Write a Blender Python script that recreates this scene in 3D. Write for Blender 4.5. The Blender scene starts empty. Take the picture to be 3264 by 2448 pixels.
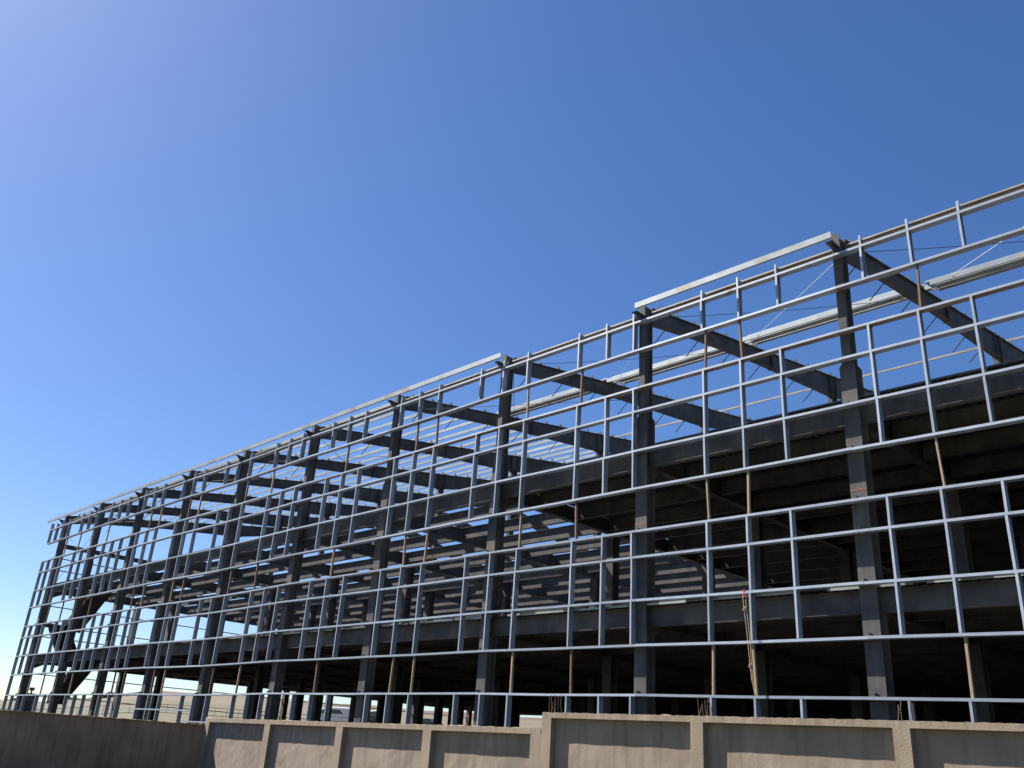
import bpy, math, random
from mathutils import Vector, Matrix
random.seed(7)
rnd = random.random
def ru(a, b): return a + (b - a) * random.random()
S = bpy.context.scene
COL = S.collection

# ------------------------------------------------------------------ camera
cam_d = bpy.data.cameras.new('camera')
cam = bpy.data.objects.new('camera', cam_d)
COL.objects.link(cam)
cam_d.sensor_width = 36.0
cam_d.lens = 30.715
cam_d.clip_start = 0.1
cam_d.clip_end = 20000
YAW, PIT, ROL = math.radians(46.434), math.radians(22.896), math.radians(3.948)
YAW, PIT, ROL = 0.81043, 0.39961, 0.06891
f = Vector((-math.sin(YAW) * math.cos(PIT), math.cos(YAW) * math.cos(PIT), math.sin(PIT)))
r = Vector((math.cos(YAW), math.sin(YAW), 0))
u = r.cross(f)
c_, s_ = math.cos(ROL), math.sin(ROL)
R_, U_ = c_ * r + s_ * u, -s_ * r + c_ * u
m = Matrix((R_, U_, -f)).transposed().to_4x4()
m.translation = Vector((10.747, -24.382, 0))
cam.matrix_world = m
S.camera = cam

# ------------------------------------------------------------------ sky, sun, exposure
SUN = Vector((-0.85, -0.275, 1.0)).normalized()      # towards the sun
elev = math.asin(SUN.z)
W = bpy.data.worlds.new('World')
S.world = W
W.use_nodes = True
nt = W.node_tree
bg = nt.nodes['Background']
sky = nt.nodes.new('ShaderNodeTexSky')
sky.sky_type = 'NISHITA'
sky.sun_disc = False
sky.sun_elevation = elev
sky.sun_rotation = math.atan2(SUN.x, SUN.y)
sky.altitude = 900
sky.air_density = 1.0
sky.dust_density = 1.0
sky.ozone_density = 4.0
hsv = nt.nodes.new('ShaderNodeHueSaturation')
hsv.inputs['Hue'].default_value = 0.509
hsv.inputs['Saturation'].default_value = 1.22
gam = nt.nodes.new('ShaderNodeGamma')
gam.inputs['Gamma'].default_value = 0.95
nt.links.new(sky.outputs[0], gam.inputs['Color'])
nt.links.new(gam.outputs[0], hsv.inputs['Color'])
nt.links.new(hsv.outputs[0], bg.inputs['Color'])
bg.inputs['Strength'].default_value = 0.053
sd = bpy.data.lights.new('sun', 'SUN')
sd.energy = 5.0
sd.angle = math.radians(0.5)
sd.color = (1.0, 0.95, 0.87)
sun = bpy.data.objects.new('sun', sd)
COL.objects.link(sun)
sun.rotation_euler = SUN.to_track_quat('Z', 'Y').to_euler()
S.view_settings.view_transform = 'Standard'
S.view_settings.look = 'None'
S.view_settings.exposure = 1.6
S.view_settings.gamma = 1.0

# ------------------------------------------------------------------ materials
def mat(name, c1, c2=None, rough=0.6, metal=0.0, scale=3.0, detail=6.0, bump=0.0, bscale=40.0,
        streak=None, spots=None, stretch=(1, 1, 1), contrast=0.5, spec=None, vary=0.0):
    """noise mix of c1,c2; streak = (colour, amount) vertical stains; spots = (colour, threshold, scale)"""
    M = bpy.data.materials.new(name)
    M.use_nodes = True
    n, l = M.node_tree.nodes, M.node_tree.links
    b = n['Principled BSDF']
    b.inputs['Roughness'].default_value = rough
    b.inputs['Metallic'].default_value = metal
    if spec is not None: b.inputs['Specular IOR Level'].default_value = spec
    tc = n.new('ShaderNodeTexCoord')
    mp = n.new('ShaderNodeMapping')
    mp.inputs['Scale'].default_value = stretch
    l.new(tc.outputs['Object'], mp.inputs[0])
    nz = n.new('ShaderNodeTexNoise')
    nz.inputs['Scale'].default_value = scale
    nz.inputs['Detail'].default_value = detail
    l.new(mp.outputs[0], nz.inputs['Vector'])
    mr = n.new('ShaderNodeMapRange')
    mr.inputs['From Min'].default_value = 0.5 - contrast / 2
    mr.inputs['From Max'].default_value = 0.5 + contrast / 2
    l.new(nz.outputs['Fac'], mr.inputs['Value'])
    mx = n.new('ShaderNodeMix'); mx.data_type = 'RGBA'
    mx.inputs[6].default_value = (*c1, 1); mx.inputs[7].default_value = (*(c2 or c1), 1)
    l.new(mr.outputs[0], mx.inputs[0])
    out = mx.outputs[2]
    if streak:
        m2 = n.new('ShaderNodeMapping'); m2.inputs['Scale'].default_value = (3.2, 3.2, 0.35)
        l.new(tc.outputs['Object'], m2.inputs[0])
        z2 = n.new('ShaderNodeTexNoise'); z2.inputs['Scale'].default_value = 1.6; z2.inputs['Detail'].default_value = 8
        l.new(m2.outputs[0], z2.inputs['Vector'])
        r2 = n.new('ShaderNodeMapRange'); r2.inputs['From Min'].default_value = 0.48; r2.inputs['From Max'].default_value = 0.72
        r2.inputs['To Max'].default_value = streak[1]
        l.new(z2.outputs['Fac'], r2.inputs['Value'])
        x2 = n.new('ShaderNodeMix'); x2.data_type = 'RGBA'
        l.new(r2.outputs[0], x2.inputs[0]); l.new(out, x2.inputs[6]); x2.inputs[7].default_value = (*streak[0], 1)
        out = x2.outputs[2]
    if spots:
        z3 = n.new('ShaderNodeTexNoise'); z3.inputs['Scale'].default_value = spots[2]; z3.inputs['Detail'].default_value = 5
        l.new(tc.outputs['Object'], z3.inputs['Vector'])
        r3 = n.new('ShaderNodeMapRange'); r3.inputs['From Min'].default_value = spots[1]; r3.inputs['From Max'].default_value = spots[1] + 0.06
        l.new(z3.outputs['Fac'], r3.inputs['Value'])
        x3 = n.new('ShaderNodeMix'); x3.data_type = 'RGBA'
        l.new(r3.outputs[0], x3.inputs[0]); l.new(out, x3.inputs[6]); x3.inputs[7].default_value = (*spots[0], 1)
        out = x3.outputs[2]
    if vary:
        oi = n.new('ShaderNodeObjectInfo'); vr = n.new('ShaderNodeMapRange')
        vr.inputs['To Min'].default_value = 1 - vary; vr.inputs['To Max'].default_value = 1 + vary * .7
        l.new(oi.outputs['Random'], vr.inputs['Value'])
        hv = n.new('ShaderNodeHueSaturation'); l.new(vr.outputs[0], hv.inputs['Value']); l.new(out, hv.inputs['Color']); out = hv.outputs[0]
    l.new(out, b.inputs['Base Color'])
    if bump:
        zb = n.new('ShaderNodeTexNoise'); zb.inputs['Scale'].default_value = bscale; zb.inputs['Detail'].default_value = 6
        l.new(tc.outputs['Object'], zb.inputs['Vector'])
        bp = n.new('ShaderNodeBump'); bp.inputs['Strength'].default_value = bump; bp.inputs['Distance'].default_value = 0.02
        l.new(zb.outputs['Fac'], bp.inputs['Height']); l.new(bp.outputs[0], b.inputs['Normal'])
    return M

M_STEEL = mat('primed_steel', (0.062, 0.063, 0.069), (0.125, 0.117, 0.105), 0.72, 0.0, 1.2, 8, 0.05, 30, spec=0.15,
              streak=((0.06, 0.048, 0.04), 0.5), contrast=0.4)
M_RUSTW = mat('rust_weld', (0.16, 0.05, 0.02), (0.28, 0.12, 0.06), 0.8, 0, 25, 6)
M_GALV = mat('galvanised_steel', (0.30, 0.34, 0.395), (0.42, 0.455, 0.5), 0.42, 0.3, 2.2, 9, 0.04, 60, vary=.22,
             spots=((0.22, 0.195, 0.17), 0.66, 1.1), contrast=0.5)
M_CAP = mat('dull_galvanised_steel', (0.20, 0.235, 0.255), (0.30, 0.33, 0.345), 0.5, 0.2, 1.4, 9, 0.04, 60, vary=.12, spots=((0.2, 0.19, 0.15), 0.6, 0.9))
M_GALVR = mat('stained_galvanised_steel', (0.2, 0.13, 0.085), (0.3, 0.24, 0.19), 0.5, 0.4, 1.3, 9, 0.05, 60,
              spots=((0.25, 0.12, 0.06), 0.6, 2.0), contrast=0.4)
M_PURL = mat('bright_galvanised_sheet', (0.26, 0.29, 0.30), (0.42, 0.45, 0.45), 0.4, 0.3, 1.0, 8, vary=.15,
             spots=((0.42, 0.42, 0.38), 0.64, 0.8))
M_EAVE = mat('brown_primed_steel', (0.2, 0.17, 0.145), (0.32, 0.28, 0.24), 0.6, 0.1, 1.5, 8, contrast=0.4)
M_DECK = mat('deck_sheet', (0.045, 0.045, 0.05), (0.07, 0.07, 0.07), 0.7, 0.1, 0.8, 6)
M_WOOD = mat('weathered_timber', (0.24, 0.17, 0.11), (0.42, 0.31, 0.2), 0.8, 0, 6, 8, 0.2, 60,
             stretch=(6, 6, 0.6), spots=((0.12, 0.07, 0.04), 0.66, 9), contrast=0.5)
M_WOODR = mat('stained_timber', (0.12, 0.075, 0.05), (0.2, 0.13, 0.09), 0.8, 0, 5, 8, 0.2, 60, stretch=(6, 6, 0.6))
M_CONC = mat('wall_concrete', (0.225, 0.170, 0.12), (0.295, 0.232, 0.168), 0.92, 0, 1.7, 10, 0.18, 28,
             streak=((0.17, 0.14, 0.115), 0.45), contrast=0.4)
M_PANEL = mat('rendered_panel', (0.215, 0.163, 0.12), (0.295, 0.235, 0.178), 0.93, 0, 1.1, 10, 0.12, 22,
              streak=((0.15, 0.108, 0.085), 0.7), spots=((0.19, 0.15, 0.115), 0.60, 1.4), contrast=0.4)
M_WFLARE = mat('flare_tinted_wall', (0.21, 0.135, 0.08), (0.33, 0.225, 0.14), 0.95, 0, 0.9, 10, 0.2, 18, streak=((0.13, 0.085, 0.055), 0.6), contrast=0.35)  # brown cast of lens flare put into the shaded wall's colour
M_REBAR = mat('rusty_bar', (0.08, 0.055, 0.042), (0.15, 0.1, 0.075), 0.8, 0.2, 8, 5)
M_CABLE = mat('dark_cable', (0.05, 0.05, 0.05), (0.09, 0.08, 0.08), 0.6, 0.3, 5, 3)
M_CABLEL = mat('steel_rope', (0.3, 0.3, 0.3), (0.45, 0.45, 0.43), 0.5, 0.4, 20, 3)
M_ROPE = mat('hemp_rope', (0.42, 0.32, 0.17), (0.62, 0.5, 0.3), 0.9, 0, 30, 4)
M_RED = mat('red_paint', (0.35, 0.02, 0.025), (0.45, 0.03, 0.03), 0.4, 0, 10, 4)
M_STAIR = mat('stair_steel', (0.035, 0.033, 0.032), (0.06, 0.056, 0.052), 0.8, 0, 1.5, 6, spec=0.1)
M_WHITE = mat('white_car_paint', (0.75, 0.77, 0.8), (0.8, 0.82, 0.84), 0.25, 0, 2, 2)
M_DARKP = mat('dark_car_paint', (0.02, 0.022, 0.03), (0.03, 0.03, 0.04), 0.25, 0, 2, 2)
M_GLASS = mat('car_glass', (0.02, 0.025, 0.03), None, 0.08, 0, 1, 1)
M_TYRE = mat('tyre_rubber', (0.02, 0.02, 0.02), None, 0.85, 0, 1, 1)
M_SOIL = mat('red_soil', (0.23, 0.11, 0.075), (0.33, 0.19, 0.13), 0.95, 0, 2, 8, 0.4, 10)
M_BLOCK = mat('pale_blockwork', (0.42, 0.37, 0.35), (0.55, 0.48, 0.44), 0.9, 0, 3, 6, 0.2, 20)
M_HEDGE = mat('dark_foliage', (0.018, 0.03, 0.014), (0.05, 0.07, 0.03), 0.9, 0, 0.6, 4)
M_MOUNT = mat('hazed_hill', (0.30, 0.38, 0.50), (0.36, 0.44, 0.55), 1.0, 0, 0.002, 6)  # distance haze painted as blue in the base colour, no haze volume
M_BOX = mat('dark_machine', (0.03, 0.03, 0.035), (0.05, 0.05, 0.055), 0.6, 0, 3, 4)

# ------------------------------------------------------------------ mesh helper
class MB:
    def __init__(s): s.v = []; s.f = []
    def box(s, x0, x1, y0, y1, z0, z1):
        b = len(s.v)
        s.v += [(x, y, z) for z in (z0, z1) for y in (y0, y1) for x in (x0, x1)]
        s.f += [(b, b+2, b+3, b+1), (b+4, b+5, b+7, b+6), (b, b+1, b+5, b+4), (b+2, b+6, b+7, b+3), (b, b+4, b+6, b+2), (b+1, b+3, b+7, b+5)]
        return s
    def prism(s, prof, P, Q, A, B, endprof=None):
        """extrude closed profile [(a,b)] from P to Q; profile axes A, B"""
        P, Q, A, B = map(Vector, (P, Q, A, B)); n = len(prof); b = len(s.v)
        for O, pr in ((P, prof), (Q, endprof or prof)):
            for a, c in pr: s.v.append(tuple(O + A * a + B * c))
        for i in range(n):
            j = (i + 1) % n
            s.f.append((b+i, b+j, b+n+j, b+n+i))
        s.f.append(tuple(b + i for i in reversed(range(n)))); s.f.append(tuple(b + n + i for i in range(n)))
        return s
    def tube(s, pts, rad, k=6):
        for i in range(len(pts) - 1):
            P, Q = Vector(pts[i]), Vector(pts[i+1]); d = (Q - P)
            if d.length < 1e-6: continue
            d.normalize()
            A = d.cross(Vector((0, 0, 1)) if abs(d.z) < .9 else Vector((1, 0, 0))).normalized(); B = d.cross(A)
            s.prism([(rad*math.cos(t*2*math.pi/k), rad*math.sin(t*2*math.pi/k)) for t in range(k)], P, Q, A, B)
        return s
    def quad(s, *p):
        b = len(s.v); s.v += [tuple(q) for q in p]; s.f.append(tuple(range(b, b + len(p)))); return s
    def hcol(s, x, y, z0, z1, w, d, tf=.022, tw=.016):
        """H column, flange faces towards -Y; centred on x, front face at y"""
        s.box(x-w/2, x+w/2, y, y+tf, z0, z1); s.box(x-w/2, x+w/2, y+d-tf, y+d, z0, z1)
        s.box(x-tw/2, x+tw/2, y+tf, y+d-tf, z0, z1); return s
    def ibx(s, x0, x1, y, z0, z1, w, tf=.02, tw=.014):
        s.box(x0, x1, y-w/2, y+w/2, z0, z0+tf); s.box(x0, x1, y-w/2, y+w/2, z1-tf, z1); s.box(x0, x1, y-tw/2, y+tw/2, z0+tf, z1-tf); return s
    def iby(s, y0, y1, x, z0, z1, w, tf=.02, tw=.014):
        s.box(x-w/2, x+w/2, y0, y1, z0, z0+tf); s.box(x-w/2, x+w/2, y0, y1, z1-tf, z1); s.box(x-tw/2, x+tw/2, y0, y1, z0+tf, z1-tf); return s
    def build(s, name, m, parent=None, loc=None, smooth=False, **kw):
        me = bpy.data.meshes.new(name)
        vs = s.v
        if loc is not None:
            vs = [(a-loc[0], b-loc[1], c-loc[2]) for a, b, c in vs]
        me.from_pydata(vs, [], s.f); me.materials.append(m)
        me.validate(); me.update()
        o = bpy.data.objects.new(name, me); COL.objects.link(o)
        if loc is not None: o.location = loc
        if parent is not None: o.parent = parent
        if smooth:
            for p in me.polygons: p.use_smooth = True
        for k, v in kw.items(): o[k] = v
        return o
def empty(name, loc, label, cat, group=None):
    o = bpy.data.objects.new(name, None); COL.objects.link(o); o.location = loc
    o['label'] = label; o['category'] = cat
    if group: o['group'] = group
    return o
# building is modelled round the world origin: its empty stands there, so part vertices are world coordinates
BLD = empty('steel_frame_building', (0, 0, 0), 'unfinished long dark steel frame building wrapped in a grid of bright galvanised rails', 'building')

# ------------------------------------------------------------------ data
XC = [24.0, 16.0, 8.0, 0.0, -8.0, -15.78, -23.69, -31.44, -39.3, -46.87, -54.6, -62.64, -70.35]
XV = XC[2:]
ZR = [15.786, 14.565, 12.986, 12.04, 10.483, 9.044, 7.474, 6.552, 5.062, 3.568, 1.987]
XE = -72.75
GROUPS = [(6.95, 8.45, 9.95), (0.9, 2.42, 3.92), (-5.1, -3.6, -2.1), (-11.05, -9.57, -8.22), (-17.0, -15.5, -14.0), (-22.9, -21.42, -19.93),
          (-28.9, -27.4, -25.9), (-34.85, -33.4, -31.97), (-40.88, -39.4, -37.84), (-46.86, -45.34, -43.85),
          (-53.1, -51.5, -50.0), (-59.2, -57.6, -55.95), (-65.3, -63.7, -62.1), (-71.2, -69.7, -68.2)]
PROPS = [2.48, -3.56, -5.05, -10.9, -13.9, -19.85, -21.35, -27.2, -34.7, -37.7, -43.8, -45.3, -49.7, -51.3, -58.9, -61.9, -64.8, -67.8]
DZ = [(8, -.06), (4.5, -.04), (0, 0.0), (-8, .055), (-15.8, .085), (-23.7, .05), (-31.4, .05), (-39, -.06), (-47, -.02), (-62, -.1), (-73, -.2)]
def dz(x, i=5):
    for (a, za), (b, zb) in zip(DZ, DZ[1:]):
        if b <= x <= a: return za + (zb - za) * (a - x) / (a - b)
    return DZ[0][1] if x > 8 else DZ[-1][1]
def rz(i, x): return ZR[i] + dz(x)
GH = 0.078                                   # girt face height
# C section with its web underneath (the camera looks at the undersides)
t = .006
GD = .25
CG = [(0, 0), (GD, 0), (GD, GH), (GD-.025, GH), (GD-.025, GH-t), (GD-t, GH-t), (GD-t, t), (t, t), (t, GH-t), (.025, GH-t), (.025, GH), (0, GH)]
def girt(mb, x0, z0, x1, z1, y=0.0, prof=CG):
    mb.prism(prof, (x0, y, z0 - GH/2), (x1, y, z1 - GH/2), (0, 1, 0), (0, 0, 1)); return mb
YF, FW = .265, .5                              # column front face, lower flange width

# ------------------------------------------------------------------ girts
xs = XV[:]
for i in range(11):
    ends = [XE if i < 11 else XE]
    pts = [10.5] + [x for x in XV if x < 9 and x > -70] + [XE]
    far = MB(); nfar = 0
    for k in range(len(pts) - 1):
        a, b = pts[k], pts[k+1]
        if a > 8.5 and k == 0: a = 10.5
        mb = MB()
        xa, xb = a - .004, b + .004
        za, zb = rz(i, a) + ru(-.006, .006), rz(i, b) + ru(-.006, .006)
        mid = (xa + xb) / 2
        tgt = far if k >= len(pts) - 3 else mb
        zm = (za + zb) / 2 - ru(.0, .02)
        girt(tgt, xa, za, mid, zm); girt(tgt, mid, zm, xb, zb)
        if tgt is mb:
            rusty = (i == 2 and -30 < b and a <= 8.5)
            o_ = mb.build('girt', M_GALV, BLD, **({'label': 'girt with rust stained underside'} if rusty else {}))
            if rusty:
                o_.data.materials.append(M_GALVR)
                for pg in o_.data.polygons:
                    if abs(pg.normal.z) > .5: pg.material_index = 1
    far.build('girt', M_GALV, BLD, kind='stuff')
# sagging twins behind R1 and R3
ev = MB()
CE = [(0, 0), (.09, 0), (.09, .22), (0, .22), (0, .16), (.006, .16), (.006, .214), (.084, .214), (.084, .006), (.006, .006), (.006, .025), (0, .025)]
for a, b in zip(XC[1:], XC[2:]):
    mb = MB(); mb.prism(CE, (a-.25, .5, 16.12+dz(a)), (b+.25, .5, 16.12+dz(b)), (0, 1, 0), (0, 0, 1))
    mb.build('eave_purlin', M_EAVE, BLD)
mb = MB()
for a, b in zip(XC[1:], XC[2:-1]):
    mb.prism(CG, (a-.3, .42, 13.16+dz(a)), (b+.3, .42, 13.16+dz(b)), (0, 1, 0), (0, 0, 1))
mb.build('inner_girt', M_EAVE, BLD)
# short loose rails low on the facade
for a, b, z in ((-48.03, -39.5, 1.09), (-40.3, -37.3, .52)):
    girt(MB(), b, z, a, z).build('girt', M_GALV, BLD)
# parapet cap channel on cantilever brackets
for x0, x1 in ((-8.0 + .12, 0.16), (XE, -15.35)):
    segs = [x1] + [x for x in XV if x0 < x < x1 - 1] + [x0]
    for a, b in zip(segs, segs[1:]):
        mb = MB()
        P = [(0, 0), (.09, 0), (.09, .006), (.006, .006), (.006, .22), (.09, .22), (.09, .226), (0, .226)]
        mb.prism(P, (a-.003, -.38, 16.215 + dz(a)*.3), (b+.003, -.38, 16.215 + dz(b)*.3), (0, 1, 0), (0, 0, 1))
        mb.build('parapet_rail', M_CAP, BLD)

# ------------------------------------------------------------------ studs
CS = [(0, 0), (.068, 0), (.068, .022), (.062, .022), (.062, .006), (.006, .006), (.006, GD-.01), (.062, GD-.01), (.062, GD-.026), (.068, GD-.026), (.068, GD-.004), (0, GD-.004)]
STR = [(16.2, 'T', 0), (0, 0, 1), (2, 2, 3), (3, 3, 4), (4, 4, 5), (6, 6, 7), (7, 7, 8), (8, 8, 9), (10, 10, 'B')]
cnt = 0; rest = MB()
allst = []
for g in GROUPS:
    for x in g:
        if x < XE + .3: continue
        for s in STR:
            if s[1] == 'T': z1, z0 = 16.2 + dz(x) + ru(-.03, .03), rz(0, x) + GH/2
            else:
                z1 = rz(s[1], x) - GH/2
                z0 = -1.2 if s[2] == 'B' else rz(s[2], x) + GH/2
            allst.append((x, z0, z1))
for z in [(rz(0, XE)+GH/2, 16.2)] + [(rz(b, XE)+GH/2, rz(a, XE)-GH/2) for a, b in ((0, 1), (2, 3), (3, 4), (4, 5), (5, 6), (6, 7), (7, 8), (8, 9), (9, 10))] + [(-1, rz(10, XE)-GH/2)]:
    allst.append((XE + .05, z[0], z[1]))
vis = [q for q in allst if q[0] < 5]
vis.sort(key=lambda q: -q[0])
for i, (x, z0, z1) in enumerate(vis + [q for q in allst if q[0] >= 5]):
    tgt = MB() if i < 100 else rest
    xo = x - .034 + ru(-.02, .02); le = ru(-.012, .012)
    tgt.prism(CS, (xo, .0015, z0), (xo + le, .0015, z1), (1, 0, 0), (0, 1, 0))
    if i < 100: tgt.build('stud', M_GALV, BLD)
rest.build('stud', M_GALV, BLD, kind='stuff')

# timber packing between rails in the three open window bands
for j, x in enumerate(PROPS):
    for a, b in ((1, 2), (5, 6), (9, 10)):
        z1, z0 = rz(a, x) - GH/2, rz(b, x) + GH/2
        lean = ru(-.07, .07); w = ru(.05, .075)
        mb = MB(); mb.prism([(0, 0), (w, 0), (w, .1), (0, .1)], (x - w/2, .05, z0), (x - w/2 + lean, .05, z1), (1, 0, 0), (0, 1, 0))
        mb.build('timber_strut', M_WOODR if (random.random() < .45) else M_WOOD, BLD)

# ------------------------------------------------------------------ columns
SL, ZT0 = .164, 16.6                          # roof slope, rafter top at y=0
YI = [8.25, 16.5, 24.75, 33.0, 41.25, 49.5, 57.5]
def roof(y): return ZT0 + SL * y if y < 30 else ZT0 + SL * 60 - SL * y
for x in XC:
    mb = MB()
    mb.hcol(x, YF, -1.6, 11.85, FW, .5)
    # shoulder: the flange narrows above the second floor
    mb.prism([(-.25, 0), (.25, 0), (.13, .17), (-.13, .17)], (x, YF, 11.85), (x, YF+.022, 11.85), (1, 0, 0), (0, 0, 1))
    mb.prism([(-.25, 0), (.25, 0), (.13, .17), (-.13, .17)], (x, YF+.478, 11.85), (x, YF+.5, 11.85), (1, 0, 0), (0, 0, 1))
    mb.box(x-.008, x+.008, YF+.022, YF+.478, 11.85, 12.02)
    mb.hcol(x, YF, 12.02, 16.72, .27, .5)
    # cantilever bracket that carries the parapet rail
    capped = (-8.1 < x < .1) or x < -15
    if capped:
        mb.prism([(0, 0), (.5, -.02), (.5, -.04), (.02, -.02), (.02, -.02)], (x-.13, YF-.5, 16.2), (x+.13, YF-.5, 16.2), (0, 1, 0), (0, 0, 1))
        mb.prism([(0, -.02), (.46, -.45), (.5, -.04), (.3, -.02)], (x-.012, YF-.5, 16.2), (x+.012, YF-.5, 16.2), (0, 1, 0), (0, 0, 1))
    col_ = mb.build('column', M_STEEL, BLD)
    w = MB(); zz = 7.82; w.box(x-.255, x+.255, YF-.004, YF-.0005, zz, zz+.045); w.box(x-.24, x+.25, YF-.004, YF-.0005, 1.3, 1.32)
    if x < 9: w.build('weld_band', M_RUSTW, col_)
    if x < 9:
        g = MB()                                # girt cleats on the column face
        for i in range(11):
            g.box(x-.09, x+.09, .06, YF-.001, rz(i, x)+GH/2+.002, rz(i, x)+GH/2+.012); g.box(x-.006, x+.006, .06, YF-.001, rz(i, x)+GH/2+.0125, rz(i, x)+GH/2+.1)
        g.build('cleat', M_STEEL, col_)
rest = MB(); ni = 0
for y in YI:
    for x in XC:
        tall = y in (16.5, 41.25)
        zt = roof(y) - 1.05 if tall else 10.0
        if x > 1: zt = zt
        tgt = MB() if (ni < 87 - 13) else rest
        tgt.hcol(x, y-.25, -1.6, min(zt, 10.9), .5, .5)
        if tall: tgt.hcol(x, y-.2, 10.9, zt, .3, .4)
        if tgt is not rest: tgt.build('column', M_STEEL, BLD)
        ni += 1
rest.build('column', M_STEEL, BLD, kind='stuff')
for x in XV[-9:]:                              # rust weld bands on the sunlit inner columns
    w = MB(); w.box(x-.252, x+.252, 8.0-.004, 8.0-.0005, 7.3, 7.34); w.build('weld_band', M_RUSTW, BLD)

# ------------------------------------------------------------------ rafters
CLY = [1.3 + 1.27 * k for k in range(23)]
for n, x in enumerate(XC):
    mb = MB()
    def dep(y):
        for (a, da), (b, db) in zip([(0, .72), (4, .62), (9, .72), (16.5, 1.15), (24, .62), (30, .8), (60, .7)], [(4, .62), (9, .72), (16.5, 1.15), (24, .62), (30, .8), (60, .7), (61, .7)]):
            if a <= y <= b: return da + (db-da)*(y-a)/(b-a)
        return .7
    ys = [YF+.5, 4, 9, 16.5, 24, 30, 45, 60]
    for y0, y1 in zip(ys, ys[1:]):
        T0, T1 = roof(y0), roof(y1); B0, B1 = T0-dep(y0), T1-dep(y1)
        for (za, zb, th) in ((T0, T1, -.02), (B0, B1, .02)):
            mb.prism([(-.13, 0), (.13, 0), (.13, th), (-.13, th)], (x, y0, za), (x, y1, zb), (1, 0, 0), (0, 0, 1))
        mb.prism([(-.008, B0+.02), (.008, B0+.02), (.008, T0-.02), (-.008, T0-.02)], (x, y0, 0), (x, y1, 0), (1, 0, 0), (0, 0, 1),
                 endprof=[(-.008, B1+.02), (.008, B1+.02), (.008, T1-.02), (-.008, T1-.02)])
    for y in (10.2, 16.2, 16.8):                 # splice plates
        mb.box(x-.15, x+.15, y-.03, y+.03, roof(y)-dep(y)-.05, roof(y)+.06)
    cl = []
    for y in CLY:
        z = roof(y) + .001
        q = MB(); q.box(x-.075, x+.075, y-.006, y+.006, z, z+.21); q.box(x-.006, x+.006, y+.007, y+.13, z, z+.17)
        cl.append(q)
    near = x in (0.0, -8.0, -15.78)
    if not near:
        for q in cl:
            b = len(mb.v); mb.v += q.v; mb.f += [tuple(i+b for i in ff) for ff in q.f]
    ro = mb.build('rafter', M_STEEL, BLD)
    if near:
        for q in cl: q.build('cleat', M_STEEL, ro)
    # loose fly braces hanging from the bottom flange
    for y in (1.9, 4.3, 6.8, 9.4, 12.6, 14.6):
        z = roof(y) - dep(y)
        if (x < -25 and y > 5) or x > 9: continue
        q = MB()
        q.tube([(x-.1, y, z), (x-.62, y-.15, z-.62)], .022, 5)
        q.build('fly_brace', M_STEEL, ro)
# gable end beam and posts at the left end
GB = MB(); GB.iby(.75, 58, -70.35, 13.85, 14.2, .25); GB.build('gable_beam', M_STEEL, BLD)
g = MB()
for z in (13.0, 12.0, 10.5, 9.0, 7.4, 6.5, 3.55, 1.9):
    g.box(-70.75, -70.55, .9, 58, z-.035, z+.035)
for y in (4.1, 12.3, 20.6, 28.8, 37.1, 45.4):
    g.box(-70.75, -70.6, y-.04, y+.04, 5.1, 13.8)
g.build('gable_girt', M_GALV, BLD)
# ------------------------------------------------------------------ purlins
for k, y in enumerate(CLY):
    mb = MB()
    z = roof(y) + .025
    P = [(-.05, 0), (.005, 0), (.005, .2), (.06, .2), (.06, .185), (.065, .185), (.065, .205), (0, .205), (0, .005), (-.045, .005), (-.045, .014), (-.05, .014)]
    mb.prism(P, (-70.9, y+.012, z), (-24.1 + ru(-.3, .1), y+.012, z + ru(-.02, .02)), (0, 1, 0), (0, 0, 1))
    mb.build('purlin', M_PURL, BLD)
mb = MB(); y = 18.2
mb.prism([(a, b*.6) for a, b in P], (-24.0, y, roof(y)+.03), (20, y, roof(y)+.03), (0, 1, 0), (0, 0, 1)); mb.build('purlin', M_EAVE, BLD, label='single brown purlin')
# ridge-ward strips that close part of the far roof
# ------------------------------------------------------------------ floor framing
for z0, z1, lev in ((4.30, 4.95, 1), (10.01, 10.72, 2)):
    for a, b in zip(XC, XC[1:]):                # facade edge beams, one per bay
        MB().ibx(b+.012, a-.012, .625, z0, z1, .26).build('edge_beam', M_STEEL, BLD)
    for x in XC:                                 # main beams running back from each column
        mb = MB()
        mb.iby(YF+.51, 58, x, z0+.04, z1-.012, .3)
        mb.prism([(0, 0), (.9, 0), (0, -.45)], (x-.008, YF+.51, z0+.04), (x+.008, YF+.51, z0+.04), (0, 1, 0), (0, 0, 1))
        mb.build('main_beam', M_STEEL, BLD)
    for k in range(1, 24):                       # secondary beams parallel to the facade
        y = .48 + 2.43 * k
        mb = MB()
        for a, b in zip(XC, XC[1:]):
            if lev == 1 and b < -70 and y < 3.9: continue
            if lev == 2 and b < -70 and y < 3.6: continue
            mb.ibx(b+.16, a-.16, y, z0+.1, z1-.013, .2)
        mb.build('floor_beam', M_STEEL, BLD)
def deck(x0, x1, y0, y1, z, name='floor_deck'):
    mb = MB(); n = int((x1-x0)/.3); p = (x1-x0)/n
    prof = []
    for i in range(n):
        X = x0 + i*p
        prof += [(X, 0), (X+p*.4, 0), (X+p*.5, .06), (X+p*.9, .06)]
    prof.append((x1, 0))
    b = len(mb.v)
    for yy in (y0, y1):
        mb.v += [(a, yy, z+c) for a, c in prof]
    N = len(prof)
    for i in range(N-1): mb.f.append((b+i, b+i+1, b+N+i+1, b+N+i))
    mb.box(x0, x1, y0+.001, y1-.001, z+.065, z+.12)
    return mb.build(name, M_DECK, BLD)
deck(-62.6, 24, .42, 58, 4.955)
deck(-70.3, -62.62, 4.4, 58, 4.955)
deck(-15.6, 24, .42, 58, 10.725)
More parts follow.
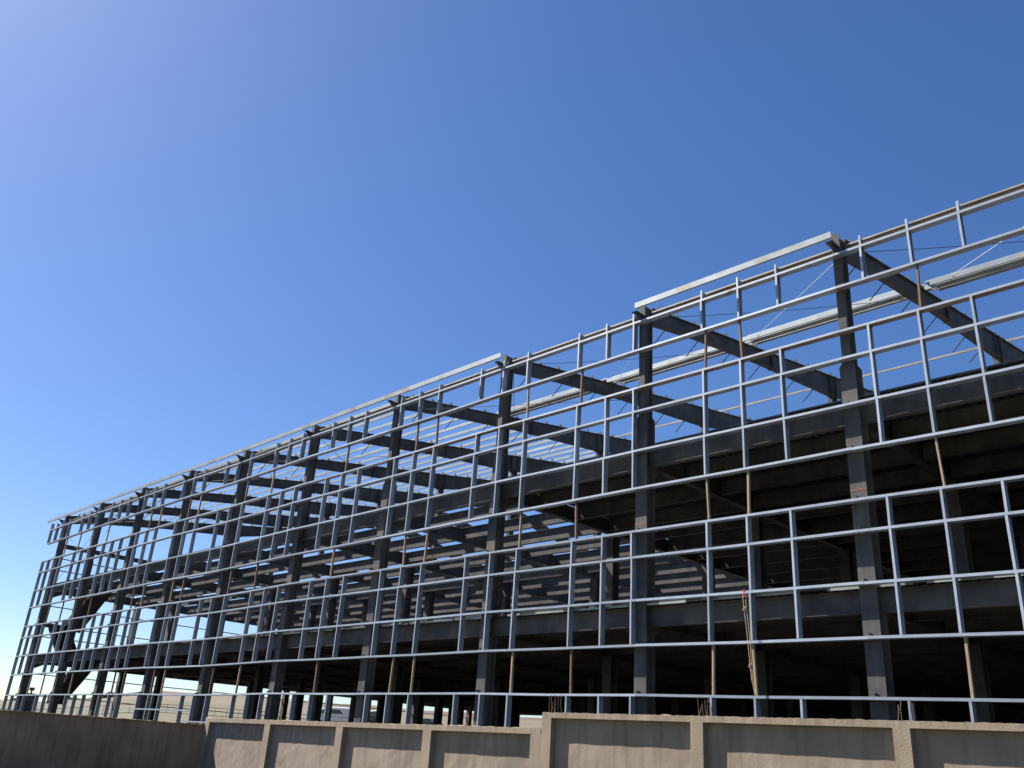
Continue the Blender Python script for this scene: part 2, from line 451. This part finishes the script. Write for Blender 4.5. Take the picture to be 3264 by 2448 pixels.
# galvanised deck edge trim pieces, unevenly laid, just above the first floor edge beam
x = 9.5
while x > -70:
    L = ru(1.4, 3.4); h = random.choice((0.0, .012, .03))
    if not (x - L < -62.7 and x > -70.3):
        MB().box(x-L, x-.06, .30-h, .306-h, 4.965, 5.055+ru(-.01, .012)).build('deck_edge_trim', M_PURL, BLD)
    x -= L + random.choice((0.02, .05, .3, .8))
for a, b, z in ((-2.2, -.6, 10.0), (1.0, 2.6, 9.995), (3.2, 4.6, 9.99), (-7.4, -6.6, 10.0), (-12.2, -9.9, 9.99)):
    MB().box(a, b, .37, .40, z-.012, z+.008).build('deck_edge_trim', M_STEEL, BLD)

# ------------------------------------------------------------------ stair in the end bays
st = bpy.data.objects.new('staircase', None); COL.objects.link(st); st.parent = BLD
def flight(x0, z0, x1, z1, y0, y1):
    mb = MB(); d = 1 if x1 > x0 else -1
    for ya in (y0, y1-.04):
        mb.prism([(0, -.42), (0, .25), (x1-x0, z1-z0+.25), (x1-x0, z1-z0-.42)], (x0, ya, z0), (x0, ya+.04, z0), (1, 0, 0), (0, 0, 1))
    mb.prism([(0, -.36), (0, -.3), (x1-x0, z1-z0-.3), (x1-x0, z1-z0-.36)], (x0, y0+.041, z0), (x0, y1-.041, z0), (1, 0, 0), (0, 0, 1))
    n = max(6, int(abs(z1-z0)/.17))
    for k in range(n):
        X = x0 + (x1-x0)*(k+.5)/n; Z = z0 + (z1-z0)*(k+.5)/n
        mb.box(X-.14, X+.14, y0+.041, y1-.041, Z-.02, Z+.01)
    mb.build('flight', M_STAIR, st)
flight(-70.2, 1.75, -64.6, 4.95, 2.5, 3.8)
flight(-65.6, 5.0, -69.5, 7.5, .95, 2.4)
flight(-70.1, 7.5, -64.7, 10.7, 2.3, 3.7)
MB().box(-70.25, -69.5, .9, 3.8, 7.25, 7.52).build('landing', M_STAIR, st)
MB().box(-64.7, -62.7, .7, 4.0, 10.55, 10.7).build('landing', M_STAIR, st)

# ------------------------------------------------------------------ roof bracing cables
def sag(P, Q, s, n=10):
    P, Q = Vector(P), Vector(Q)
    return [tuple(P.lerp(Q, i/n) - Vector((0, 0, s*4*(i/n)*(1-i/n)))) for i in range(n+1)]
def cable(pts, rad, m, name='bracing_cable'): MB().tube(pts, rad, 5).build(name, m, BLD)
for a, b in zip(XC[2:], XC[3:6]): cable(sag((a, 8.9, 18.1), (b, 2.2, 16.95), .12), .012, M_CABLE)
cable(sag((8.0, 2.0, 16.9), (0.0, 8.6, 18.2), -.02), .011, M_CABLEL)
cable(sag((-.1, 1.0, 16.3), (-8, 8.4, 18.2), .02), .011, M_CABLEL)
cable(sag((-8.0, 1.0, 16.3), (-15.8, 8.4, 18.2), .02), .011, M_CABLEL)
for a, b in ((-15.78, -23.69), (-31.44, -39.3), (-39.3, -46.87), (-62.64, -70.35)):
    cable([(a, .9, 16.0), (b, 8.8, 17.3)], .014, M_CABLE, 'cross_brace'); cable([(b, .9, 16.0), (a, 8.8, 17.3)], .014, M_CABLE, 'cross_brace')
for x0, z0, x1, z1 in ((-62.7, 10.9, -70.3, 15.2), (-70.3, 10.9, -62.7, 15.2)):
    cable([(x0, .8, z0), (x1, .8, z1)], .014, M_CABLE, 'cross_brace')

# ------------------------------------------------------------------ bundles of purlins lying on the roof beams
def bundle(x0, x1, y, label):
    e = empty('purlin_bundle', (x0, y, roof(y)+.02), label, 'steel bundle', 'bundles of loose purlins on the roof beams')
    for k in range(9):
        mb = MB()
        o1, o2 = ru(-.25, .25), ru(-.25, .25)
        if k < 6:                               # standing side by side
            yy = k*.175 - .75 + ru(-.015, .015); zz = SL*yy + .02
            P = [(0, 0), (.07, 0), (.07, .02), (.064, .02), (.064, .006), (.006, .006), (.006, .194), (.064, .194), (.064, .18), (.07, .18), (.07, .2), (0, .2)]
        else:                                   # a few lying flat on top
            yy = (k-6)*.27 - .6; zz = SL*yy + .245
            P = [(0, 0), (.2, 0), (.2, .07), (.18, .07), (.18, .064), (.194, .064), (.194, .006), (.006, .006), (.006, .064), (.02, .064), (.02, .07), (0, .07)]
        mb.prism(P, (o1, yy, zz), (x1-x0+o2, yy+ru(-.02, .02), zz+ru(0, .02)), (0, 1, 0), (0, 0, 1))
        mb.build('purlin', M_PURL, e)
bundle(.3, 8.3, 8.35, 'loose galvanised purlins bundled on the roof right of the rightmost column')
bundle(-7.9, -.1, 8.35, 'loose galvanised purlins bundled on the roof between the rightmost column and its left neighbour')
bundle(-15.6, -8.3, 8.35, 'loose galvanised purlins bundled on the roof behind the gap in the parapet rail')
bundle(-24.0, -16.0, 8.3, 'loose galvanised purlins bundled on the roof beside the end of the fixed purlins')

# ------------------------------------------------------------------ rope with pulley hanging on the rails
ph = empty('rope_hoist', (-3.73, -.1, 5.08), 'frayed tan rope with knots hanging from a small red pulley on a galvanised rail', 'rope')
def L_(p): return (p[0]+3.73, p[1]+.1, p[2]-5.08)
mb = MB()
k = 12
mb.prism([(.04*math.cos(a*2*math.pi/k), .065*math.sin(a*2*math.pi/k)) for a in range(k)], L_((-3.73, -.14, 4.97)), L_((-3.73, -.07, 4.97)), (1, 0, 0), (0, 0, 1))
mb.box(-.02, .02, -.03, .03, -.02, .06)
mb.build('pulley', M_RED, ph)
mb = MB()
A = [(-3.78, -.11, 4.95), (-3.76, -.11, 4.6), (-3.70, -.11, 4.0), (-3.66, -.11, 3.5), (-3.62, -.12, 2.9), (-3.56, -.12, 2.4), (-3.5, -.1, 2.03)]
B = [(-3.69, -.11, 4.95), (-3.67, -.11, 4.6), (-3.63, -.11, 4.1), (-3.58, -.11, 3.4), (-3.57, -.12, 2.9), (-3.53, -.13, 2.45), (-3.49, -.12, 2.03)]
mb.tube([L_(q) for q in A], .009, 6); mb.tube([L_(q) for q in B], .009, 6)
mb.tube([L_((-3.60, -.12, 2.85)), L_((-3.58, -.14, 2.5)), L_((-3.51, -.13, 2.2))], .008, 5)
mb.build('rope', M_ROPE, ph)
for (x, z) in ((-3.72, 4.55), (-3.60, 2.87)):
    mb = MB()
    for j in range(9):
        a = j*.7; p = [(x + .04*math.cos(a+q*.8)+ru(-.012, .012), -.115+.03*math.sin(a+q*.8), z + .05*math.sin(j*1.3+q*.9)) for q in range(5)]
        mb.tube([L_(q) for q in p], .012, 5)
    mb.tube([L_((x, -.12, z)), L_((x-.06, -.13, z-.03)), L_((x-.085, -.13, z-.0))], .008, 5)
    mb.build('knot', M_ROPE, ph)

# ------------------------------------------------------------------ boundary walls
YW = -8.382
def rough_box(mb, x0, x1, y0, y1, z0, z1, step=.07, amp=.006):
    """box whose top edge is lumpy mortar"""
    n = max(1, int(abs(x1-x0)/step)); b = len(mb.v)
    for i in range(n+1):
        x = x0+(x1-x0)*i/n; h = ru(-amp, amp) + (ru(0, .015) if rnd() < .06 else 0)
        zt = z1 + h if not callable(z1) else z1(x) + h
        mb.v += [(x, y0, z0), (x, y1, z0), (x, y1, zt+ru(-amp, amp)), (x, (y0+y1)/2, zt+ru(0, amp)), (x, y0+ru(-.004, .004), zt)]
    for i in range(n):
        a, c = b+i*5, b+i*5+5
        for q in range(5):
            w = (q+1) % 5; mb.f.append((a+q, a+w, c+w, c+q))
    mb.f.append(tuple(b+q for q in range(5))); mb.f.append(tuple(b+n*5+q for q in reversed(range(5))))
def wall_run(name, label, x0, x1, ztop, beam_h, pillars, pw, base=-1.9, rec=.145, loc=None, rot=0):
    e = empty(name, loc or (0, 0, 0), label, 'wall')
    e.rotation_euler = (0, 0, rot)
    mb = MB(); rough_box(mb, x0, x1, YW if not loc else 0, (YW if not loc else 0)+.3, ztop-beam_h, ztop)
    Y = YW if not loc else 0
    mb.build('coping_beam', M_CONC, e)
    ps = sorted(pillars)
    for p in ps:
        mb = MB(); mb.box(p-pw/2, p+pw/2, Y+.0, Y+.3, base, ztop-beam_h-.001); mb.build('pillar', M_CONC, e)
    lim = [x0] + ps + [x1]
    edges = []
    for i in range(len(lim)-1):
        a = lim[i] + (pw/2 if i > 0 else 0); b = lim[i+1] - (pw/2 if i < len(lim)-2 else 0)
        if b - a > .3: edges.append((a, b))
    for a, b in edges:
        mb = MB(); n = 16; mm = 10; b0 = len(mb.v)
        for j in range(mm+1):
            for i in range(n+1):
                mb.v.append((a+(b-a)*i/n, Y+rec+ru(-.003, .003), base+(ztop-beam_h-.001-base)*j/mm))
        for j in range(mm):
            for i in range(n):
                q = b0+j*(n+1)+i; mb.f.append((q, q+1, q+n+2, q+n+1))
        mb.box(a, b, Y+rec+.01, Y+.26, base, ztop-beam_h-.001)
        mb.build('panel', M_PANEL, e)
    return e
wall_run('boundary_wall', 'taller tan concrete wall with recessed panels and starter bars, at the lower right', -4.27, 24.0, .945, .118,
         [-4.128, 0.0, 4.115, 8.23, 12.35, 16.5, 20.6], .297)
w2 = wall_run('boundary_wall', 'lower tan concrete wall with four recessed panels, left of the taller wall', -20.8, -4.30, .0, .13,
         [-20.65, -16.51, -12.43, -8.41, -4.452], .34)
w2.location = (0, 0, .555); w2.rotation_euler = (0, -math.radians(.36), 0)
w2.location = (0, 0, .62)
th = math.radians(72)
# shaded return wall running towards the road
e3 = empty('boundary_wall', (-20.82, YW-.03, 0), 'dark shaded plain concrete wall turning towards the viewer at the lower left', 'wall')
e3.rotation_euler = (0, 0, math.atan2(-math.sin(th), -math.cos(th)))
mb = MB(); rough_box(mb, -.05, 14, -.22, -.02, -3, .235); mb.build('panel', M_WFLARE, e3)
mb = MB(); rough_box(mb, -.1, 14, -.26, .03, .236, .27); mb.build('coping_beam', M_WFLARE, e3)
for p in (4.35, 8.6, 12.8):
    MB().box(p-.15, p+.15, -.26, .006, -3, .235).build('pillar', M_WFLARE, e3)

# starter bars on the tall wall
for gi, (xs_, lab) in enumerate((([-4.2, -4.11, -4.09, -4.02, -3.98, -3.93, -3.82], 'rusty starter bars sticking up at the left end of the tall wall'),
                         ([-.06, .0, .06, .12, .18, .25], 'rusty starter bars sticking up from the middle of the tall wall'),
                         ([4.04, 4.1, 4.25, 4.31], 'four rusty starter bars sticking up near the right edge'))):
    e = empty('starter_bars', (xs_[0], YW+.15, .94), lab, 'rebar')
    for j, x in enumerate(xs_):
        h = ru(.24, .42); xx = x - xs_[0]
        MB().tube([(xx, ru(-.1, .1), -.1), (xx+ru(-.012, .012), ru(-.1, .1)*.3, h*.5), (xx+ru(-.02, .02), ru(-.05, .05), h)], .0075, 6).build('bar', M_REBAR, e)

# ------------------------------------------------------------------ ground and distance
CX, CY = 10.747, -24.382
PR = [(0, -1.65), (40, -1.65), (60, -.75), (80, .1), (95, .9), (108, 1.55), (125, 2.3), (145, 3.0), (180, 4.1), (250, 6.6), (400, 13.2), (600, 21), (900, 33.5), (1000, 36), (1400, 30), (4000, 0), (9000, -100)]
def prof(rr, az):
    for (a, za), (b, zb) in zip(PR, PR[1:]):
        if a <= rr <= b: z = za+(zb-za)*(rr-a)/(b-a); break
    # towards the far left the land stays low
    tt = min(1, max(0, (az + 74) / 9.0)); tt = tt*tt*(3-2*tt)
    if az > 60: tt = 0
    low = -1.65 if rr < 60 else min(z, -1.65 + (rr-60)*.031 if rr < 200 else rr*.0160)
    if rr > 300: low = min(low, 5.0)
    z = low + (z-low)*tt
    if rr > 500: z += (math.sin(az*.9)+math.sin(az*2.3+1))*rr*.0007
    return z
gm = MB()
rings = [0.01, 10, 20, 30, 40, 50, 60, 70, 80, 90, 95, 100, 108, 116, 125, 135, 145, 160, 180, 210, 250, 320, 400, 500, 600, 750, 900, 1000, 1200, 1400, 2500, 4000, 9000]
NA = 240
for rr in rings:
    for k in range(NA):
        a = -180 + 360*k/NA; A = math.radians(a)
        gm.v.append((CX+rr*math.sin(A), CY+rr*math.cos(A), prof(rr, a) + (ru(-.15, .15)*min(1, rr/600) if rr > 140 else 0)))
for i in range(len(rings)-1):
    for k in range(NA):
        j = (k+1) % NA
        gm.f.append((i*NA+k, (i+1)*NA+k, (i+1)*NA+j, i*NA+j))
MG = bpy.data.materials.new('land'); MG.use_nodes = True
n, l = MG.node_tree.nodes, MG.node_tree.links
b = n['Principled BSDF']; b.inputs['Roughness'].default_value = .95
geo = n.new('ShaderNodeNewGeometry')
sub = n.new('ShaderNodeVectorMath'); sub.operation = 'SUBTRACT'; sub.inputs[1].default_value = (CX, CY, 0); l.new(geo.outputs['Position'], sub.inputs[0])
sc_ = n.new('ShaderNodeVectorMath'); sc_.operation = 'MULTIPLY'; sc_.inputs[1].default_value = (1, 1, 0); l.new(sub.outputs[0], sc_.inputs[0])
ln = n.new('ShaderNodeVectorMath'); ln.operation = 'LENGTH'; l.new(sc_.outputs[0], ln.inputs[0])
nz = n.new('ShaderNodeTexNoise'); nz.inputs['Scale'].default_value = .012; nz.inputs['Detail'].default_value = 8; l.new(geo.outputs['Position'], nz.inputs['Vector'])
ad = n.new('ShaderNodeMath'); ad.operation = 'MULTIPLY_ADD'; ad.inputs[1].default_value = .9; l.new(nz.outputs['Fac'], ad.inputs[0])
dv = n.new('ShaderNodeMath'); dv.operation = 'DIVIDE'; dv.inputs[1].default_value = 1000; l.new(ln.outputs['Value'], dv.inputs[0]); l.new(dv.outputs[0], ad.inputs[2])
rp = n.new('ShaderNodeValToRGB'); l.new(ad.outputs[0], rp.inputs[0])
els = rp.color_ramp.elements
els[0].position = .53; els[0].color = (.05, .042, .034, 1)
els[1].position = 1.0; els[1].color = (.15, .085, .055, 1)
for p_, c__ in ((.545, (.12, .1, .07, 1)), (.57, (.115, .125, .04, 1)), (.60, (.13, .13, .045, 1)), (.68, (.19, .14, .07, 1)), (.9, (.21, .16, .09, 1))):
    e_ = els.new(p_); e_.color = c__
n2 = n.new('ShaderNodeTexNoise'); n2.inputs['Scale'].default_value = .25; n2.inputs['Detail'].default_value = 8; l.new(geo.outputs['Position'], n2.inputs['Vector'])
mx = n.new('ShaderNodeMix'); mx.data_type = 'RGBA'; mx.blend_type = 'MULTIPLY'; mx.inputs[0].default_value = .5
l.new(rp.outputs[0], mx.inputs[6]); l.new(n2.outputs['Color'], mx.inputs[7])
hs = n.new('ShaderNodeHueSaturation'); hs.inputs['Value'].default_value = .55; l.new(mx.outputs[2], hs.inputs['Color'])
l.new(hs.outputs[0], b.inputs['Base Color'])
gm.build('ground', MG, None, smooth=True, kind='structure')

# far hills beyond the left edge, tinted blue for haze
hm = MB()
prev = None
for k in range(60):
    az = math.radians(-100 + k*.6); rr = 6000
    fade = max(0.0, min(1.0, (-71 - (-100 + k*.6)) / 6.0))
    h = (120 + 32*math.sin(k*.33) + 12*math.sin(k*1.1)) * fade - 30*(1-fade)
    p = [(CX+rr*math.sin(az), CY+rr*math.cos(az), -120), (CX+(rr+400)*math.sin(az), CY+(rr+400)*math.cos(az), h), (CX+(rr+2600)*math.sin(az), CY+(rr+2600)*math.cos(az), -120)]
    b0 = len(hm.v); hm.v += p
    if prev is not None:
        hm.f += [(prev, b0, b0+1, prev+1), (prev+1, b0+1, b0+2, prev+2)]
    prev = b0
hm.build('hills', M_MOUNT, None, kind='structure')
# distant dark tree belt, one mass
tb = MB()
for k in range(900):
    a = ru(-80, -66.5); A = math.radians(a); rr = ru(395, 420)
    x, y = CX+rr*math.sin(A), CY+rr*math.cos(A); z = prof(rr, a)
    h = ru(.8, 1.7) + (1.2 if a < -73 else 0) + .8*math.sin(a*3); w = ru(.8, 1.8)
    q = len(tb.v)
    for (i, j, kk) in ((-1, 0, .3), (1, 0, .3), (0, -1, .4), (0, 1, .4), (0, 0, 0), (0, 0, 1)):
        tb.v.append((x+i*w, y+j*w, z-.3+kk*h+ru(0, .2)))
    for ff in ((0, 2, 5), (2, 1, 5), (1, 3, 5), (3, 0, 5), (0, 4, 2), (2, 4, 1), (1, 4, 3), (3, 4, 0)): tb.f.append(tuple(q+i for i in ff))
o = tb.build('tree_belt', M_HEDGE, None, kind='stuff'); o['label'] = 'distant dark belt of trees along the green field at the left'; o['category'] = 'trees'

# ------------------------------------------------------------------ small things beyond the building
def azp(az, rr): A = math.radians(az); return CX+rr*math.sin(A), CY+rr*math.cos(A)
def gz(x, y):
    dx, dy = x-CX, y-CY; return prof(math.hypot(dx, dy), math.degrees(math.atan2(dx, dy)))
# long post and rail fence behind the building
fe = empty('site_fence', (-80, 0, 0), 'thin dark post and rail fence running behind the building', 'fence')
P0 = [azp(a, 112 if a < -50 else 104) for a in range(-76, -40, 2)]
rl, rl2, po = MB(), MB(), MB()
for (xa, ya), (xb, yb) in zip(P0, P0[1:]):
    za, zb = gz(xa, ya), gz(xb, yb)
    rl.tube([(xa+80, ya, za+.95), (xb+80, yb, zb+.95)], .03, 5); rl2.tube([(xa+80, ya, za+.1), (xb+80, yb, zb+.1)], .03, 5)
    for q in range(3):
        xx, yy = xa+(xb-xa)*q/3, ya+(yb-ya)*q/3; z = za+(zb-za)*q/3
        MB().tube([(xx+80, yy, z-.3), (xx+80, yy, z+1.0)], .022, 5).build('post', M_CABLE, fe)
rl.build('rail', M_CABLE, fe); rl2.build('rail', M_CABLE, fe)
def car(az, rr, face, body_m, label, van=False):
    x, y = azp(az, rr); z = gz(x, y)
    e = empty('parked_car', (x, y, z), label, 'car', 'cars parked behind the building'); e.rotation_euler = (0, 0, face)
    pr = [(-2.2, .35), (-2.2, .8), (-1.9, .95), (-1.2, 1.0), (-.6, 1.45), (1.1, 1.5), (1.9, 1.1), (2.25, 1.0), (2.25, .35)] if not van else \
         [(-2.4, .35), (-2.4, .95), (-1.9, 1.1), (-1.4, 1.75), (-.2, 1.95), (2.4, 1.95), (2.45, .35)]
    mb = MB(); mb.prism([(a, c) for a, c in pr], (0, -.85, 0), (0, .85, 0), (1, 0, 0), (0, 0, 1)); bo = mb.build('body', body_m, e)
    bev = bo.modifiers.new('bevel', 'BEVEL'); bev.width = .08; bev.segments = 2
    for s in (-1, 1):
        w = MB(); zz0, zz1 = (1.02, 1.38) if not van else (1.2, 1.65)
        w.prism([(-.95 if not van else -1.5, zz0), (1.5, zz0), (1.05, zz1), (-.5 if not van else -1.2, zz1)], (0, s*.86-.01, 0), (0, s*.86+.01, 0), (1, 0, 0), (0, 0, 1)); w.build('window', M_GLASS, e)
        for xx in (-1.4, 1.4):
            w = MB(); w.prism([(.33*math.cos(a*math.pi/8), .33*math.sin(a*math.pi/8)) for a in range(16)], (xx, s*.72-.1, .33), (xx, s*.72+.16*s+.1, .33), (1, 0, 0), (0, 0, 1)); w.build('wheel', M_TYRE, e)
    w = MB()
    w.prism([(0, 0), (.05, 0), (.05, .12), (0, .12)], (-2.24, -.75, .68), (-2.24, -.5, .68), (1, 0, 0), (0, 0, 1)); w.build('headlight', M_WHITE, e)
    w = MB(); w.prism([(0, 0), (.05, 0), (.05, .12), (0, .12)], (-2.24, .5, .68), (-2.24, .75, .68), (1, 0, 0), (0, 0, 1)); w.build('headlight', M_WHITE, e)
car(-55.75, 116, .5, M_WHITE, 'white van seen low between the left columns', van=True)
car(-53.15, 116, .4, M_DARKP, 'dark car in front of a white van, seen under the frame')
car(-53.0, 122, .5, M_WHITE, 'white van parked behind a dark car under the frame', van=True)
car(-50.4, 112, .3, M_DARKP, 'dark car alone, between dark columns low in the middle')
# mound of red soil
x, y = azp(-47.8, 108); z = gz(x, y)
mb = MB(); NN = 20
ringsm = [(0, 1.0), (.25, .95), (.5, .7), (.75, .32), (1.0, -.2)]
for a_, h_ in ringsm:
    for k in range(NN):
        t_ = k*2*math.pi/NN; j_ = 1+ru(-.12, .12)
        mb.v.append((a_*3.2*j_*math.cos(t_), a_*2.2*j_*math.sin(t_), h_*.95+ru(-.06, .06)))
for i in range(len(ringsm)-1):
    for k in range(NN):
        j = (k+1) % NN; mb.f.append((i*NN+k, (i+1)*NN+k, (i+1)*NN+j, i*NN+j))
o = mb.build('soil_mound', M_SOIL, None); o.location = (x, y, z); o['label'] = 'low mound of red soil behind the building'; o['category'] = 'mound'
# pale blockwork wall with a mesh fence in front
x, y = azp(-44.2, 104); z = gz(x, y)
bw = empty('block_wall', (x, y, z), 'pale blockwork wall low behind the building with a pier', 'wall'); bw.rotation_euler = (0, 0, math.radians(42))
mb = MB()
for c_i in range(5):
    for k in range(14):
        o_ = .2 if c_i % 2 else 0
        mb.box(-2.8+k*.41+o_, -2.8+k*.41+.395+o_, -.1, .1, .02+c_i*.26, .265+c_i*.26)
mb.build('block_course', M_BLOCK, bw)
MB().box(3.2, 3.6, -.2, .2, -.2, 1.6).build('pier', M_BLOCK, bw)
x, y = azp(-44.4, 97); z = gz(x, y)
mf = empty('mesh_fence', (x, y, z), 'dark wire mesh fence panel in front of the pale blockwork', 'fence'); mf.rotation_euler = (0, 0, math.radians(42))
mb = MB()
for k in range(9): mb.tube([(-3+k*.75, 0, -.2), (-3+k*.75, 0, 1.5)], .03, 5)
mb.build('post', M_CABLE, mf)
mb = MB()
for zz in (.1, .75, 1.4): mb.tube([(-3, 0.04, zz), (3, .04, zz)], .025, 5)
mb.build('rail', M_CABLE, mf)
# dark upright cabin near the stair foot
x, y = azp(-72.55, 94); z = gz(x, y)
ge = empty('site_cabin', (x, y, z), 'dark narrow upright cabin with a small roof vent, at the far left end', 'cabin')
ge.rotation_euler = (0, 0, math.radians(60))
mb = MB(); mb.box(-.55, .55, -.55, .55, -.4, 2.65); mb.build('wall', M_BOX, ge)
mb = MB(); mb.prism([(-.62, 0), (.62, 0), (.55, .1), (-.55, .1)], (0, -.62, 2.651), (0, .62, 2.651), (1, 0, 0), (0, 0, 1)); mb.build('roof', M_BOX, ge)
mb = MB(); mb.tube([(.1, 0, 2.7), (.1, 0, 3.0)], .07, 8); mb.box(-.08, .28, -.18, .18, 3.0, 3.25); mb.build('vent', M_BOX, ge)
mb = MB(); mb.box(-.4, .4, -.58, -.552, 0, 2.1); mb.build('door', M_STAIR, ge)
